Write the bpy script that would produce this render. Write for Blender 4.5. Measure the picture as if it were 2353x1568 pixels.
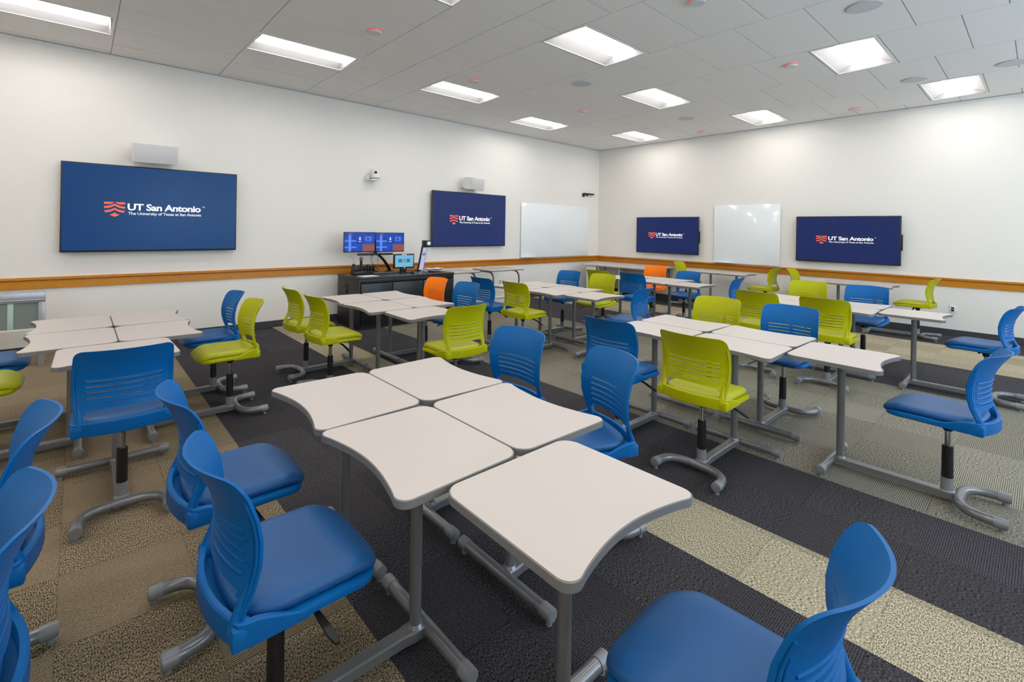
import bpy, bmesh, math, random
from mathutils import Vector, Matrix
PI = math.pi
random.seed(7)
for o in list(bpy.data.objects): bpy.data.objects.remove(o)
COL = bpy.context.scene.collection
SC = bpy.context.scene

# ------------------------------------------------------------------ camera
cd = bpy.data.cameras.new('camera'); cam = bpy.data.objects.new('camera', cd); COL.objects.link(cam); SC.camera = cam
yaw, roll = math.radians(50.2878), math.radians(0.94596)
F = Vector((math.cos(yaw), math.sin(yaw), 0)); R0 = F.cross(Vector((0, 0, 1))); U0 = R0.cross(F)
R = R0*math.cos(roll) + U0*math.sin(roll); U = -R0*math.sin(roll) + U0*math.cos(roll)
cam.matrix_world = Matrix.Translation((-10.337, -7.354, 1.525)) @ Matrix((R, U, -F)).transposed().to_4x4()
cd.sensor_fit = 'HORIZONTAL'; cd.sensor_width = 36; cd.lens = 1089.417/2353*36
cd.shift_x = (1176.5-1085.0)/2353; cd.shift_y = (525.74-784)/2353
cd.clip_start = 0.05; cd.clip_end = 60
# ------------------------------------------------------------------ exposure, daylight
EXP = 1.17
vs = SC.view_settings
SC.display_settings.display_device = 'sRGB'
vs.view_transform = 'Standard'; vs.look = 'None'; vs.gamma = 1; vs.exposure = EXP; vs.use_curve_mapping = False
LAMP = 9.0          # brightness of the ceiling lamps' diffusers
w = bpy.data.worlds.new('sky'); SC.world = w; w.use_nodes = True
w.node_tree.nodes['Background'].inputs[0].default_value = (0.64, 0.82, 1.0, 1); w.node_tree.nodes['Background'].inputs[1].default_value = 2.7
CEIL = 3.60
NEARY, BACKX = -10.2, -14.0
WINS = [(-9.3, -6.9), (-6.4, -4.0), (-3.5, -1.1)]
for i, (a, b) in enumerate(WINS):                       # daylight enters through the three windows of the near wall
    ld = bpy.data.lights.new('window_daylight', 'AREA'); ld.shape = 'RECTANGLE'; ld.size = b-a; ld.size_y = 1.9; ld.energy = 1
    ld.cycles.is_portal = True
    lo = bpy.data.objects.new('window_daylight', ld); COL.objects.link(lo)
    lo.location = ((a+b)/2, NEARY-0.16, 1.95); lo.rotation_euler = (PI/2, 0, 0)

# ------------------------------------------------------------------ helpers
def lin(c): return c/12.92 if c <= 0.04045 else ((c+0.055)/1.055)**2.4
def rgb(r, g, b): return (lin(r/255), lin(g/255), lin(b/255), 1)
def mat(name, col, rough=0.5, metal=0.0, spec=0.5, emit=None, estr=0.0, coat=0.0, bump=None):
    m = bpy.data.materials.new(name); m.use_nodes = True; nt = m.node_tree; b = nt.nodes['Principled BSDF']
    b.inputs['Base Color'].default_value = col; b.inputs['Roughness'].default_value = rough; b.inputs['Metallic'].default_value = metal
    b.inputs['Specular IOR Level'].default_value = spec; b.inputs['Coat Weight'].default_value = coat
    if emit: b.inputs['Emission Color'].default_value = emit; b.inputs['Emission Strength'].default_value = estr
    # every surface gets a faint procedural variation
    tc = nt.nodes.new('ShaderNodeTexCoord'); nz = nt.nodes.new('ShaderNodeTexNoise'); nz.inputs['Scale'].default_value = bump[0] if bump else 9.0
    nz.inputs['Detail'].default_value = 3
    nt.links.new(tc.outputs['Object'], nz.inputs['Vector'])
    mr = nt.nodes.new('ShaderNodeMapRange'); mr.inputs[3].default_value = max(0, rough-0.015); mr.inputs[4].default_value = min(1, rough+0.015)
    nt.links.new(nz.outputs['Fac'], mr.inputs[0]); nt.links.new(mr.outputs[0], b.inputs['Roughness'])
    if bump:
        bp = nt.nodes.new('ShaderNodeBump'); bp.inputs['Strength'].default_value = bump[1]; bp.inputs['Distance'].default_value = bump[2]
        nt.links.new(nz.outputs['Fac'], bp.inputs['Height']); nt.links.new(bp.outputs[0], b.inputs['Normal'])
    return m

class MB:
    def __init__(s): s.bm = bmesh.new()
    def merge(s, b2, M=None, mi=0):
        if M is not None: bmesh.ops.transform(b2, matrix=M, verts=b2.verts)
        for f in b2.faces: f.material_index = mi
        me = bpy.data.meshes.new('tmp'); b2.to_mesh(me); b2.free(); s.bm.from_mesh(me); bpy.data.meshes.remove(me); return s
    def box(s, x0, x1, y0, y1, z0, z1, bev=0.0, mi=0, M=None, seg=2):
        b = bmesh.new(); bmesh.ops.create_cube(b, size=1)
        for v in b.verts: v.co = Vector(((x0+x1)/2+v.co.x*(x1-x0), (y0+y1)/2+v.co.y*(y1-y0), (z0+z1)/2+v.co.z*(z1-z0)))
        if bev: bmesh.ops.bevel(b, geom=b.edges[:], offset=bev, segments=seg, affect='EDGES', profile=0.5)
        return s.merge(b, M, mi)
    def cyl(s, p0, p1, r0, r1=None, n=20, mi=0, bev=0.0):
        r1 = r0 if r1 is None else r1
        p0, p1 = Vector(p0), Vector(p1); d = p1-p0; L = d.length
        b = bmesh.new(); bmesh.ops.create_cone(b, cap_ends=True, segments=n, radius1=r0, radius2=r1, depth=L)
        if bev: bmesh.ops.bevel(b, geom=[e for e in b.edges if abs(e.verts[0].co.z-e.verts[1].co.z) < 1e-6 and len(e.link_faces) == 2 and any(len(f.verts) > 4 for f in e.link_faces)], offset=bev, segments=2, affect='EDGES')
        M = Matrix.Translation((p0+p1)/2) @ d.to_track_quat('Z', 'Y').to_matrix().to_4x4()
        return s.merge(b, M, mi)
    def tube(s, pts, r, n=14, mi=0, cap=True):
        pts = [Vector(p) for p in pts]; b = bmesh.new(); rings = []; up = Vector((0, 0, 1))
        for i, p in enumerate(pts):
            t = (pts[min(i+1, len(pts)-1)]-pts[max(i-1, 0)]).normalized()
            a = up if abs(t.dot(up)) < 0.9 else (Vector((1, 0, 0)) if i == 0 else a0)
            x = t.cross(a).normalized(); y = x.cross(t).normalized(); a0 = y
            rr = r[i] if isinstance(r, (list, tuple)) else r
            rings.append([b.verts.new(p+x*rr*math.cos(2*PI*k/n)+y*rr*math.sin(2*PI*k/n)) for k in range(n)])
        for i in range(len(rings)-1):
            for k in range(n): b.faces.new((rings[i][k], rings[i][(k+1) % n], rings[i+1][(k+1) % n], rings[i+1][k]))
        if cap: b.faces.new(rings[0][::-1]); b.faces.new(rings[-1])
        bmesh.ops.recalc_face_normals(b, faces=b.faces)
        return s.merge(b, None, mi)
    def prism(s, poly, z0, z1, bev=0.0, mi=0, M=None):
        b = bmesh.new(); lo = [b.verts.new((x, y, z0)) for x, y in poly]; hi = [b.verts.new((x, y, z1)) for x, y in poly]
        n = len(poly); top = b.faces.new(hi); bot = b.faces.new(lo[::-1])
        for k in range(n): b.faces.new((lo[k], lo[(k+1) % n], hi[(k+1) % n], hi[k]))
        bmesh.ops.recalc_face_normals(b, faces=b.faces)
        if bev: bmesh.ops.bevel(b, geom=list(set(top.edges[:]+bot.edges[:])), offset=bev, segments=2, affect='EDGES', clamp_overlap=True)
        return s.merge(b, M, mi)
    def rings(s, rs, closed=True, mi=0, cap0=True, cap1=True):
        b = bmesh.new(); V = [[b.verts.new(p) for p in r] for r in rs]; n = len(rs[0])
        for i in range(len(V)-1):
            for k in range(n if closed else n-1): b.faces.new((V[i][k], V[i][(k+1) % n], V[i+1][(k+1) % n], V[i+1][k]))
        if cap0: b.faces.new(V[0][::-1])
        if cap1: b.faces.new(V[-1])
        bmesh.ops.recalc_face_normals(b, faces=b.faces)
        return s.merge(b, None, mi)
    def quad(s, *p, mi=0):
        f = s.bm.faces.new([s.bm.verts.new(q) for q in p]); f.material_index = mi; return s
    def mesh(s, name, mats, smooth=True, ang=35):
        me = bpy.data.meshes.new(name); s.bm.to_mesh(me); s.bm.free()
        for m in (mats if isinstance(mats, (list, tuple)) else [mats]): me.materials.append(m)
        if smooth:
            me.shade_smooth(); me.set_sharp_from_angle(angle=math.radians(ang))
        return me
def link(name, me, parent=None, loc=(0, 0, 0), rz=0.0):
    o = bpy.data.objects.new(name, me); COL.objects.link(o); o.location = loc; o.rotation_euler = (0, 0, rz)
    if parent: o.parent = parent
    return o
def obj(name, mb, mats, parent=None, loc=(0, 0, 0), rz=0.0, smooth=True, ang=35): return link(name, mb.mesh(name, mats, smooth, ang), parent, loc, rz)
def tag(o, label, cat, group=None):
    o['label'] = label; o['category'] = cat
    if group: o['group'] = group
    return o
def thing(name, label, cat, loc, rz=0.0, group=None):
    o = bpy.data.objects.new(name, None); COL.objects.link(o); o.location = loc; o.rotation_euler = (0, 0, rz); o.empty_display_size = 0.1
    return tag(o, label, cat, group)
def struct(name, mb, mats, smooth=False, ang=35):
    o = obj(name, mb, mats, smooth=smooth, ang=ang); o['kind'] = 'structure'; return o
def N(nt, kind, **kw):
    n = nt.nodes.new(kind)
    for k, v in kw.items(): setattr(n, k, v)
    return n
def math_(nt, op, a, b=None, c=None):
    n = nt.nodes.new('ShaderNodeMath'); n.operation = op
    for i, v in enumerate((a, b, c)):
        if v is None: continue
        if isinstance(v, (int, float)): n.inputs[i].default_value = v
        else: nt.links.new(v, n.inputs[i])
    return n.outputs[0]
def mixc(nt, fac, a, b):
    n = nt.nodes.new('ShaderNodeMix'); n.data_type = 'RGBA'
    for sock, v in ((n.inputs['Factor'], fac), (n.inputs['A'], a), (n.inputs['B'], b)):
        if isinstance(v, (int, float, tuple)): sock.default_value = v
        else: nt.links.new(v, sock)
    return n.outputs['Result']
def mixf(nt, fac, a, b):
    n = nt.nodes.new('ShaderNodeMix'); n.data_type = 'FLOAT'
    for sock, v in ((n.inputs[0], fac), (n.inputs[2], a), (n.inputs[3], b)):
        if isinstance(v, (int, float)): sock.default_value = v
        else: nt.links.new(v, sock)
    return n.outputs[0]

# ------------------------------------------------------------------ materials
M = {}
M['wall'] = mat('wall_paint', rgb(237, 234, 228), 0.6, bump=(180, 0.05, 0.001))
M['tile'] = mat('ceiling_tile', rgb(238, 237, 236), 0.9, bump=(350, 0.25, 0.001))
M['tbar'] = mat('ceiling_grid', rgb(190, 190, 190), 0.6)
M['white_metal'] = mat('white_metal', rgb(232, 232, 230), 0.45)
M['reflector'] = mat('lamp_reflector', rgb(160, 160, 162), 0.6)
M['lamp'] = mat('lamp_diffuser', (1, 1, 1, 1), 0.5, emit=(1.0, 0.955, 0.905, 1), estr=LAMP)
M['base'] = mat('vinyl_base', rgb(62, 62, 66), 0.5)
M['lam'] = mat('warm_white_laminate', rgb(203, 194, 187), 0.42, bump=(60, 0.03, 0.0005))
M['edge'] = mat('grey_edge_band', rgb(122, 121, 120), 0.45)
M['steel'] = mat('silver_powder_coat', rgb(126, 127, 129), 0.28, metal=0.4)
M['cap'] = mat('grey_plastic_cap', rgb(132, 134, 136), 0.36, metal=0.1)
M['chrome'] = mat('chrome_piston', rgb(190, 192, 196), 0.16, metal=1.0)
M['black'] = mat('black_plastic', rgb(20, 20, 21), 0.42)
M['blue_p'] = mat('blue_plastic', rgb(0, 97, 166), 0.42, spec=0.22, bump=(900, 0.06, 0.0004))
M['blue_v'] = mat('navy_vinyl', rgb(24, 86, 144), 0.45, spec=0.4, bump=(500, 0.12, 0.0006))
M['green_p'] = mat('lime_plastic', rgb(176, 178, 0), 0.42, spec=0.22, bump=(900, 0.06, 0.0004))
M['green_v'] = mat('lime_vinyl', rgb(174, 176, 36), 0.45, spec=0.35, bump=(500, 0.12, 0.0006))
M['orange_p'] = mat('orange_plastic', rgb(255, 128, 0), 0.42, spec=0.2, bump=(900, 0.06, 0.0004))
M['orange_v'] = mat('orange_vinyl', rgb(238, 120, 12), 0.42, bump=(500, 0.12, 0.0006))
M['dark'] = mat('console_charcoal_laminate', rgb(33, 31, 33), 0.42)
M['darktop'] = mat('console_top_laminate', rgb(50, 47, 48), 0.3)
M['darkdoor'] = mat('console_door_laminate', rgb(22, 26, 33), 0.35)
M['bezel'] = mat('display_bezel', rgb(45, 42, 44), 0.35)
M['whiteboard'] = mat('whiteboard_glass', rgb(240, 246, 248), 0.12, coat=0.3)
M['alu'] = mat('brushed_aluminium', rgb(176, 177, 182), 0.35, metal=0.5)
M['plastic_w'] = mat('white_plastic', rgb(232, 232, 232), 0.4)
M['grille'] = mat('speaker_grille', rgb(206, 206, 208), 0.6, bump=(700, 0.5, 0.001))
M['ceilgrille'] = mat('ceiling_speaker_mesh', rgb(205, 208, 210), 0.7, bump=(800, 0.5, 0.001))
M['red'] = mat('red_ring', rgb(232, 120, 130), 0.4, emit=rgb(225, 50, 75), estr=0.22)
M['sensor'] = mat('sensor_plastic', rgb(214, 214, 212), 0.5)
M['paper'] = mat('paper', rgb(235, 235, 240), 0.8)
M['leg_dark'] = mat('dark_grey_tube', rgb(104, 102, 102), 0.4, metal=0.3)
def emis(name, col, k=1.0, rough=0.25):
    return mat(name, (col[0]*0.05, col[1]*0.05, col[2]*0.05, 1), rough, emit=col, estr=k/2**EXP, spec=0.18)
M['scr1'] = emis('display_blue', rgb(24, 66, 118), 0.9)
M['scr2'] = emis('display_navy', rgb(40, 54, 104), 0.9)
M['scr3'] = emis('display_navy', rgb(33, 46, 96), 0.9)
M['ink'] = emis('lettering_white', (1, 1, 1, 1), 0.95)
M['orange_ink'] = emis('emblem_coral', rgb(250, 112, 80), 0.95)
M['tab'] = emis('panel_light_blue', rgb(120, 190, 225), 0.9)
M['tab_btn'] = emis('panel_teal', rgb(60, 125, 150), 0.9)
M['tab_btn2'] = emis('panel_grey', rgb(140, 150, 165), 0.9)

def wood(name, axis):
    m = bpy.data.materials.new(name); m.use_nodes = True; nt = m.node_tree; b = nt.nodes['Principled BSDF']
    tc = N(nt, 'ShaderNodeTexCoord'); sp = N(nt, 'ShaderNodeSeparateXYZ'); nt.links.new(tc.outputs['Object'], sp.inputs[0])
    along = sp.outputs[axis]; z = sp.outputs[2]
    board = math_(nt, 'FLOOR', math_(nt, 'MULTIPLY', math_(nt, 'ADD', along, math_(nt, 'MULTIPLY', math_(nt, 'GREATER_THAN', z, 0.848), 0.43)), 0.72))
    wn = N(nt, 'ShaderNodeTexWhiteNoise', noise_dimensions='1D'); nt.links.new(board, wn.inputs['W'])
    cv = N(nt, 'ShaderNodeCombineXYZ'); nt.links.new(math_(nt, 'MULTIPLY', along, 1.6), cv.inputs[0]); nt.links.new(math_(nt, 'MULTIPLY', z, 26.0), cv.inputs[1]); nt.links.new(math_(nt, 'MULTIPLY', wn.outputs['Value'], 40.0), cv.inputs[2])
    nz = N(nt, 'ShaderNodeTexNoise'); nz.inputs['Scale'].default_value = 2.2; nz.inputs['Detail'].default_value = 5; nz.inputs['Distortion'].default_value = 1.2; nt.links.new(cv.outputs[0], nz.inputs['Vector'])
    wv = math_(nt, 'FRACT', math_(nt, 'MULTIPLY', nz.outputs['Fac'], 7.0))
    tone = mixc(nt, wn.outputs['Value'], rgb(196, 120, 18), rgb(224, 152, 40))
    grain = mixc(nt, math_(nt, 'MULTIPLY', wv, 0.55), tone, rgb(140, 78, 4))
    nt.links.new(grain, b.inputs['Base Color']); b.inputs['Roughness'].default_value = 0.35
    return m
M['wood_x'] = wood('oak_rail_along_x', 0); M['wood_y'] = wood('oak_rail_along_y', 1)

def carpet():
    m = bpy.data.materials.new('carpet_tiles'); m.use_nodes = True; nt = m.node_tree; b = nt.nodes['Principled BSDF']
    tc = N(nt, 'ShaderNodeTexCoord'); sp = N(nt, 'ShaderNodeSeparateXYZ'); nt.links.new(tc.outputs['Object'], sp.inputs[0]); x, y = sp.outputs[0], sp.outputs[1]
    T = 0.4572
    tx = math_(nt, 'DIVIDE', math_(nt, 'ADD', x, 9.47+T*40), T); ty = math_(nt, 'DIVIDE', math_(nt, 'ADD', y, T*40+0.1), T)
    ix, iy = math_(nt, 'FLOOR', tx), math_(nt, 'FLOOR', ty)
    par = math_(nt, 'MODULO', math_(nt, 'ADD', ix, iy), 2.0)
    cmb = N(nt, 'ShaderNodeCombineXYZ'); nt.links.new(ix, cmb.inputs[0]); nt.links.new(iy, cmb.inputs[1])
    wn = N(nt, 'ShaderNodeTexWhiteNoise', noise_dimensions='2D'); nt.links.new(cmb.outputs[0], wn.inputs['Vector'])
    # yarn direction turns a quarter from tile to tile
    a = mixf(nt, par, x, y); c = mixf(nt, par, y, x)        # a across the ribs, c along them
    wob = N(nt, 'ShaderNodeTexNoise'); wob.inputs['Scale'].default_value = 60; nt.links.new(tc.outputs['Object'], wob.inputs['Vector'])
    rib = math_(nt, 'SINE', math_(nt, 'MULTIPLY', math_(nt, 'ADD', a, math_(nt, 'MULTIPLY', wob.outputs['Fac'], 0.004)), 2*PI/0.0088))
    rib = math_(nt, 'MULTIPLY_ADD', rib, 0.5, 0.5)
    yv = N(nt, 'ShaderNodeCombineXYZ'); nt.links.new(math_(nt, 'MULTIPLY', a, 240.0), yv.inputs[0]); nt.links.new(math_(nt, 'MULTIPLY', c, 100.0), yv.inputs[1])
    nz = N(nt, 'ShaderNodeTexNoise'); nz.inputs['Scale'].default_value = 1.0; nz.inputs['Detail'].default_value = 3; nz.inputs['Roughness'].default_value = 0.6; nt.links.new(yv.outputs[0], nz.inputs['Vector'])
    fleck = N(nt, 'ShaderNodeMapRange'); fleck.inputs[1].default_value = 0.40; fleck.inputs[2].default_value = 0.61; nt.links.new(nz.outputs['Fac'], fleck.inputs[0])
    fl = fleck.outputs[0]
    nz2 = N(nt, 'ShaderNodeTexNoise'); nz2.inputs['Scale'].default_value = 230; nz2.inputs['Detail'].default_value = 2; nt.links.new(tc.outputs['Object'], nz2.inputs['Vector'])
    br = N(nt, 'ShaderNodeMapRange'); br.inputs[1].default_value = 0.36; br.inputs[2].default_value = 0.60; br.inputs[3].default_value = 0.45; nt.links.new(nz2.outputs['Fac'], br.inputs[0])
    coarse = math_(nt, 'MULTIPLY', math_(nt, 'POWER', rib, 0.9), br.outputs[0])
    fine = math_(nt, 'MULTIPLY_ADD', fl, 0.72, math_(nt, 'MULTIPLY', rib, 0.08))
    # zones across the room
    def inside(lo, hi): return math_(nt, 'MULTIPLY', math_(nt, 'GREATER_THAN', x, lo), math_(nt, 'LESS_THAN', x, hi))
    beige = math_(nt, 'ADD', inside(-8.09, -7.60), inside(-2.47, -0.97))
    char = math_(nt, 'ADD', math_(nt, 'ADD', inside(-9.47, -8.09), inside(-7.60, -6.74)), math_(nt, 'ADD', inside(-3.95, -2.47), inside(-0.97, 1.0)))
    left = math_(nt, 'LESS_THAN', x, -9.47)
    grey = inside(-6.74, -3.95)  # same brown carpet; greyer cast of the bluish daylight painted into its colours
    wgt = math_(nt, 'MULTIPLY', par, math_(nt, 'ADD', math_(nt, 'MULTIPLY', left, 0.95), math_(nt, 'ADD', math_(nt, 'MULTIPLY', grey, 0.6), math_(nt, 'MULTIPLY', char, 0.45))))
    fac = mixf(nt, wgt, fine, coarse)
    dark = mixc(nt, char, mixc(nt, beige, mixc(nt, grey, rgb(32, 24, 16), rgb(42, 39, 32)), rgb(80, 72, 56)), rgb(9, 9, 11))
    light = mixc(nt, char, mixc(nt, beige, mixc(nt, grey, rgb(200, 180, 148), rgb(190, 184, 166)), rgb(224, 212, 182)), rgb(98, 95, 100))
    colr = mixc(nt, fac, dark, light)
    tone = N(nt, 'ShaderNodeMapRange'); tone.inputs[3].default_value = 0.86; tone.inputs[4].default_value = 1.14; nt.links.new(wn.outputs['Value'], tone.inputs[0])
    # seams between tiles
    def seam(t):
        f = math_(nt, 'FRACT', t); d = math_(nt, 'MINIMUM', f, math_(nt, 'SUBTRACT', 1.0, f)); return math_(nt, 'LESS_THAN', d, 0.005)
    sm = math_(nt, 'MAXIMUM', seam(tx), seam(ty))
    k = math_(nt, 'MULTIPLY', tone.outputs[0], math_(nt, 'SUBTRACT', 1.0, math_(nt, 'MULTIPLY', sm, 0.25)))
    vm = N(nt, 'ShaderNodeVectorMath', operation='SCALE'); nt.links.new(colr, vm.inputs[0]); nt.links.new(k, vm.inputs['Scale'])
    nt.links.new(vm.outputs[0], b.inputs['Base Color']); b.inputs['Roughness'].default_value = 0.95; b.inputs['Specular IOR Level'].default_value = 0.15
    bp = N(nt, 'ShaderNodeBump'); bp.inputs['Strength'].default_value = 0.35; bp.inputs['Distance'].default_value = 0.0015
    nt.links.new(fac, bp.inputs['Height']); nt.links.new(bp.outputs[0], b.inputs['Normal'])
    return m
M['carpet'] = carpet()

def desktop_picture():
    m = bpy.data.materials.new('desktop_picture'); m.use_nodes = True; nt = m.node_tree; b = nt.nodes['Principled BSDF']
    tc = N(nt, 'ShaderNodeTexCoord'); sp = N(nt, 'ShaderNodeSeparateXYZ'); nt.links.new(tc.outputs['Object'], sp.inputs[0]); x, z = sp.outputs[0], sp.outputs[2]
    nz = N(nt, 'ShaderNodeTexNoise'); nz.inputs['Scale'].default_value = 9; nz.inputs['Detail'].default_value = 1; nt.links.new(tc.outputs['Object'], nz.inputs['Vector'])
    c = mixc(nt, nz.outputs['Fac'], rgb(8, 36, 130), rgb(20, 88, 214))
    def blob(x0, x1, z0, z1, s):
        def edge(v, e, sgn): 
            n = N(nt, 'ShaderNodeMapRange', interpolation_type='SMOOTHSTEP'); n.inputs[1].default_value = e-s*sgn; n.inputs[2].default_value = e+s*sgn; nt.links.new(v, n.inputs[0]); return n.outputs[0]
        return math_(nt, 'MULTIPLY', math_(nt, 'MULTIPLY', edge(x, x0, 1), edge(x, x1, -1)), math_(nt, 'MULTIPLY', edge(z, z0, 1), edge(z, z1, -1)))
    c = mixc(nt, blob(-0.19, -0.15, -0.16, 0.12, 0.015), c, rgb(92, 150, 255))
    c = mixc(nt, blob(-0.26, -0.06, 0.01, 0.03, 0.012), c, rgb(92, 150, 255))
    c = mixc(nt, blob(-0.26, -0.06, -0.09, -0.07, 0.012), c, rgb(92, 150, 255))
    c = mixc(nt, blob(0.09, 0.20, 0.02, 0.09, 0.015), c, rgb(80, 130, 230))
    c = mixc(nt, blob(0.12, 0.16, 0.035, 0.07, 0.012), c, rgb(12, 50, 150))
    c = mixc(nt, blob(-0.18, -0.13, 0.11, 0.17, 0.02), c, rgb(110, 80, 150))
    c = mixc(nt, blob(0.05, 0.30, -0.17, -0.035, 0.012), c, rgb(150, 84, 76))
    nt.links.new(c, b.inputs['Emission Color']); b.inputs['Emission Strength'].default_value = 0.9/2**EXP
    b.inputs['Specular IOR Level'].default_value = 0.2; b.inputs['Base Color'].default_value = (0.01, 0.01, 0.01, 1); b.inputs['Roughness'].default_value = 0.3
    return m
M['desktop'] = desktop_picture()

# ------------------------------------------------------------------ room shell
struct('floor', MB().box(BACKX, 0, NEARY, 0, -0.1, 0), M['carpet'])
struct('wall_left', MB().box(BACKX-0.2, 0.2, 0, 0.2, -0.1, CEIL+0.4), M['wall'])
struct('wall_right', MB().box(0, 0.2, NEARY-0.3, 0, -0.1, CEIL+0.4), M['wall'])
struct('wall_back', MB().box(BACKX-0.2, BACKX, NEARY-0.3, 0, -0.1, CEIL+0.4), M['wall'])
nw = MB(); nw.box(BACKX, 0, NEARY-0.15, NEARY, -0.1, 1.0); nw.box(BACKX, 0, NEARY-0.15, NEARY, 2.9, CEIL+0.4)
xs = [BACKX]+[v for p in WINS for v in p]+[0]
for i in range(0, len(xs), 2): nw.box(xs[i], xs[i+1], NEARY-0.15, NEARY, 1.0, 2.9)
struct('wall_near', nw, M['wall'])
for i, (a, b) in enumerate(WINS):
    mb = MB()
    for x in (a, (a+b)/2-0.02, b-0.04): mb.box(x, x+0.04, NEARY-0.12, NEARY-0.04, 1.0, 2.9)
    mb.box(a, b, NEARY-0.12, NEARY-0.04, 1.0, 1.04); mb.box(a, b, NEARY-0.12, NEARY-0.04, 2.86, 2.9)
    struct('window_%d' % (i+1), mb, M['alu'])
struct('baseboard_left', MB().box(BACKX, -0.008, -0.008, 0, 0, 0.1, 0.002), M['base'])
struct('baseboard_right', MB().box(-0.008, 0, NEARY, 0, 0, 0.1, 0.002), M['base'])
def rail(axis):
    mb = MB(); L = -BACKX if axis == 0 else -NEARY
    prof = [(0, 0.755), (-0.019, 0.755), (-0.019, 0.842), (-0.010, 0.844), (-0.010, 0.850), (-0.026, 0.852), (-0.034, 0.860), (-0.034, 0.884), (-0.031, 0.887), (0, 0.887)]
    if axis == 0: rs = [[(x, d, z) for d, z in prof] for x in (BACKX, 0)]
    else: rs = [[(d, y, z) for d, z in prof] for y in (NEARY, 0)]
    mb.rings(rs); return mb
struct('trim_1', rail(0), M['wood_x']); struct('trim_2', rail(1), M['wood_y'])
tr = MB(); tr.box(BACKX, 0, -0.022, 0, CEIL-0.016, CEIL-0.012); tr.box(BACKX, 0, -0.004, 0, CEIL-0.05, CEIL-0.012); struct('trim_3', tr, M['white_metal'])
tr = MB(); tr.box(-0.022, 0, NEARY, -0.022, CEIL-0.016, CEIL-0.012); tr.box(-0.004, 0, NEARY, -0.022, CEIL-0.05, CEIL-0.012); struct('trim_4', tr, M['white_metal'])

# ceiling: lay-in tiles hung in a grid, columns staggered by half a tile
CX = [-14.0, -13.70, -12.49, -11.27, -10.06, -8.87, -7.68, -7.07, -6.46, -5.25, -4.02, -2.80, -1.57, -0.34, 0.0]
KL = {1: 'b', 3: 'a', 5: 'b', 8: 'b', 10: 'a', 12: 'b'}           # lamp columns
TILE = 0.6096
lampspots = []
cm = MB()
for i in range(len(CX)-1):
    x0, x1 = CX[i], CX[i+1]; lampcol = i in KL
    first = -0.14 if lampcol else -0.44
    ys = [0.0]; y = first
    while y > NEARY: ys.append(y); y -= TILE
    ys.append(NEARY)
    for k in range(len(ys)-1):
        y1, y0 = ys[k], ys[k+1]; lamp = False
        if lampcol and k >= 1:
            n = k-1
            lamp = (n % 4 == (1 if KL[i] == 'a' else 2)) and (y1-y0) > 0.6
        g = 0.005
        if lamp: lampspots.append((i, k, (x0+x1)/2, (y0+y1)/2, x1-x0, y1-y0)); continue
        a, b, c, d = x0+g, x1-g, y0+g, y1-g
        cm.quad((a, c, CEIL-0.004), (a, d, CEIL-0.004), (b, d, CEIL-0.004), (b, c, CEIL-0.004))
        for p, q in (((a, c), (b, c)), ((b, c), (b, d)), ((b, d), (a, d)), ((a, d), (a, c))):
            cm.quad((p[0], p[1], CEIL-0.004), (q[0], q[1], CEIL-0.004), (q[0], q[1], CEIL+0.004), (p[0], p[1], CEIL+0.004))
    # grid runners (hung just above the tile faces)
    cm.box(x0-0.012, x0+0.012, NEARY, 0, CEIL+0.003, CEIL+0.03, mi=1)
    for yy in ys[1:-1]: cm.box(x0, x1, yy-0.012, yy+0.012, CEIL+0.0035, CEIL+0.03, mi=1)
cm.quad((BACKX, NEARY, CEIL+0.2), (BACKX, 0, CEIL+0.2), (0, 0, CEIL+0.2), (0, NEARY, CEIL+0.2), mi=1)
struct('ceiling', cm, [M['tile'], M['tbar']])

# ------------------------------------------------------------------ ceiling lamps
def lamp_meshes():
    hx, hy = 0.586, 0.283
    fr = MB()
    for a in (-1, 1):
        fr.box(-hx-0.013, hx+0.013, a*hy-0.012, a*hy+0.012, -0.004, 0.02, 0.001)
        fr.box(a*hx-0.012, a*hx+0.012, -hy, hy, -0.0038, 0.02, 0.001)
    rf = MB()                                             # curved reflector wings
    prof = []
    for s in range(0, 11):
        t = s/10; prof.append((-hy+0.01+(hy-0.11)*t, 0.0+0.075*math.sin(t*PI/2)))
    for sg in (1, -1):
        rf.rings([[(x, sg*p[0], p[1]) for p in prof] for x in (-hx+0.01, hx-0.01)], closed=False, cap0=False, cap1=False)
    for sx in (-1, 1):                                    # end caps
        ring = [(sx*(hx-0.01), -hy+0.01, 0)]+[(sx*(hx-0.035), p[0], p[1]) for p in prof]+[(sx*(hx-0.035), -p[0], p[1]) for p in prof[::-1]]+[(sx*(hx-0.01), hy-0.01, 0)]
        b = rf.bm; vs_ = [b.verts.new(p) for p in ring]; b.faces.new(vs_)
    rf.box(-hx, hx, -0.115, 0.115, 0.076, 0.12)
    df = MB()
    arc = [(0.105*math.cos(PI+PI*k/12), 0.072+0.062*math.sin(PI+PI*k/12)) for k in range(13)]
    df.rings([[(x, p[0], p[1]) for p in arc] for x in (-hx+0.05, hx-0.05)], closed=True)
    return fr.mesh('frame', M['white_metal']), rf.mesh('reflector', M['reflector'], True, 60), df.mesh('diffuser', M['lamp'], True, 60)
LM = lamp_meshes()
LNAME = {(3, 2): 'cut off at the top left corner, by the left wall', (5, 3): 'directly above the big display at the left', (8, 3): 'second along the left wall, above the white camera',
         (10, 2): 'third along the left wall, above the speaker and second display', (12, 3): 'in the far corner, nearest the meeting of both walls', (5, 7): 'cut by the top edge of the photo',
         (8, 7): 'in the middle of the room, largest fully shown', (10, 6): 'behind the round middle ceiling speaker', (12, 7): 'nearest the right wall above the tall whiteboard',
         (10, 10): 'at the upper right, beside a red ringed sensor', (12, 11): 'at the far right, between two ceiling speakers'}
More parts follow.
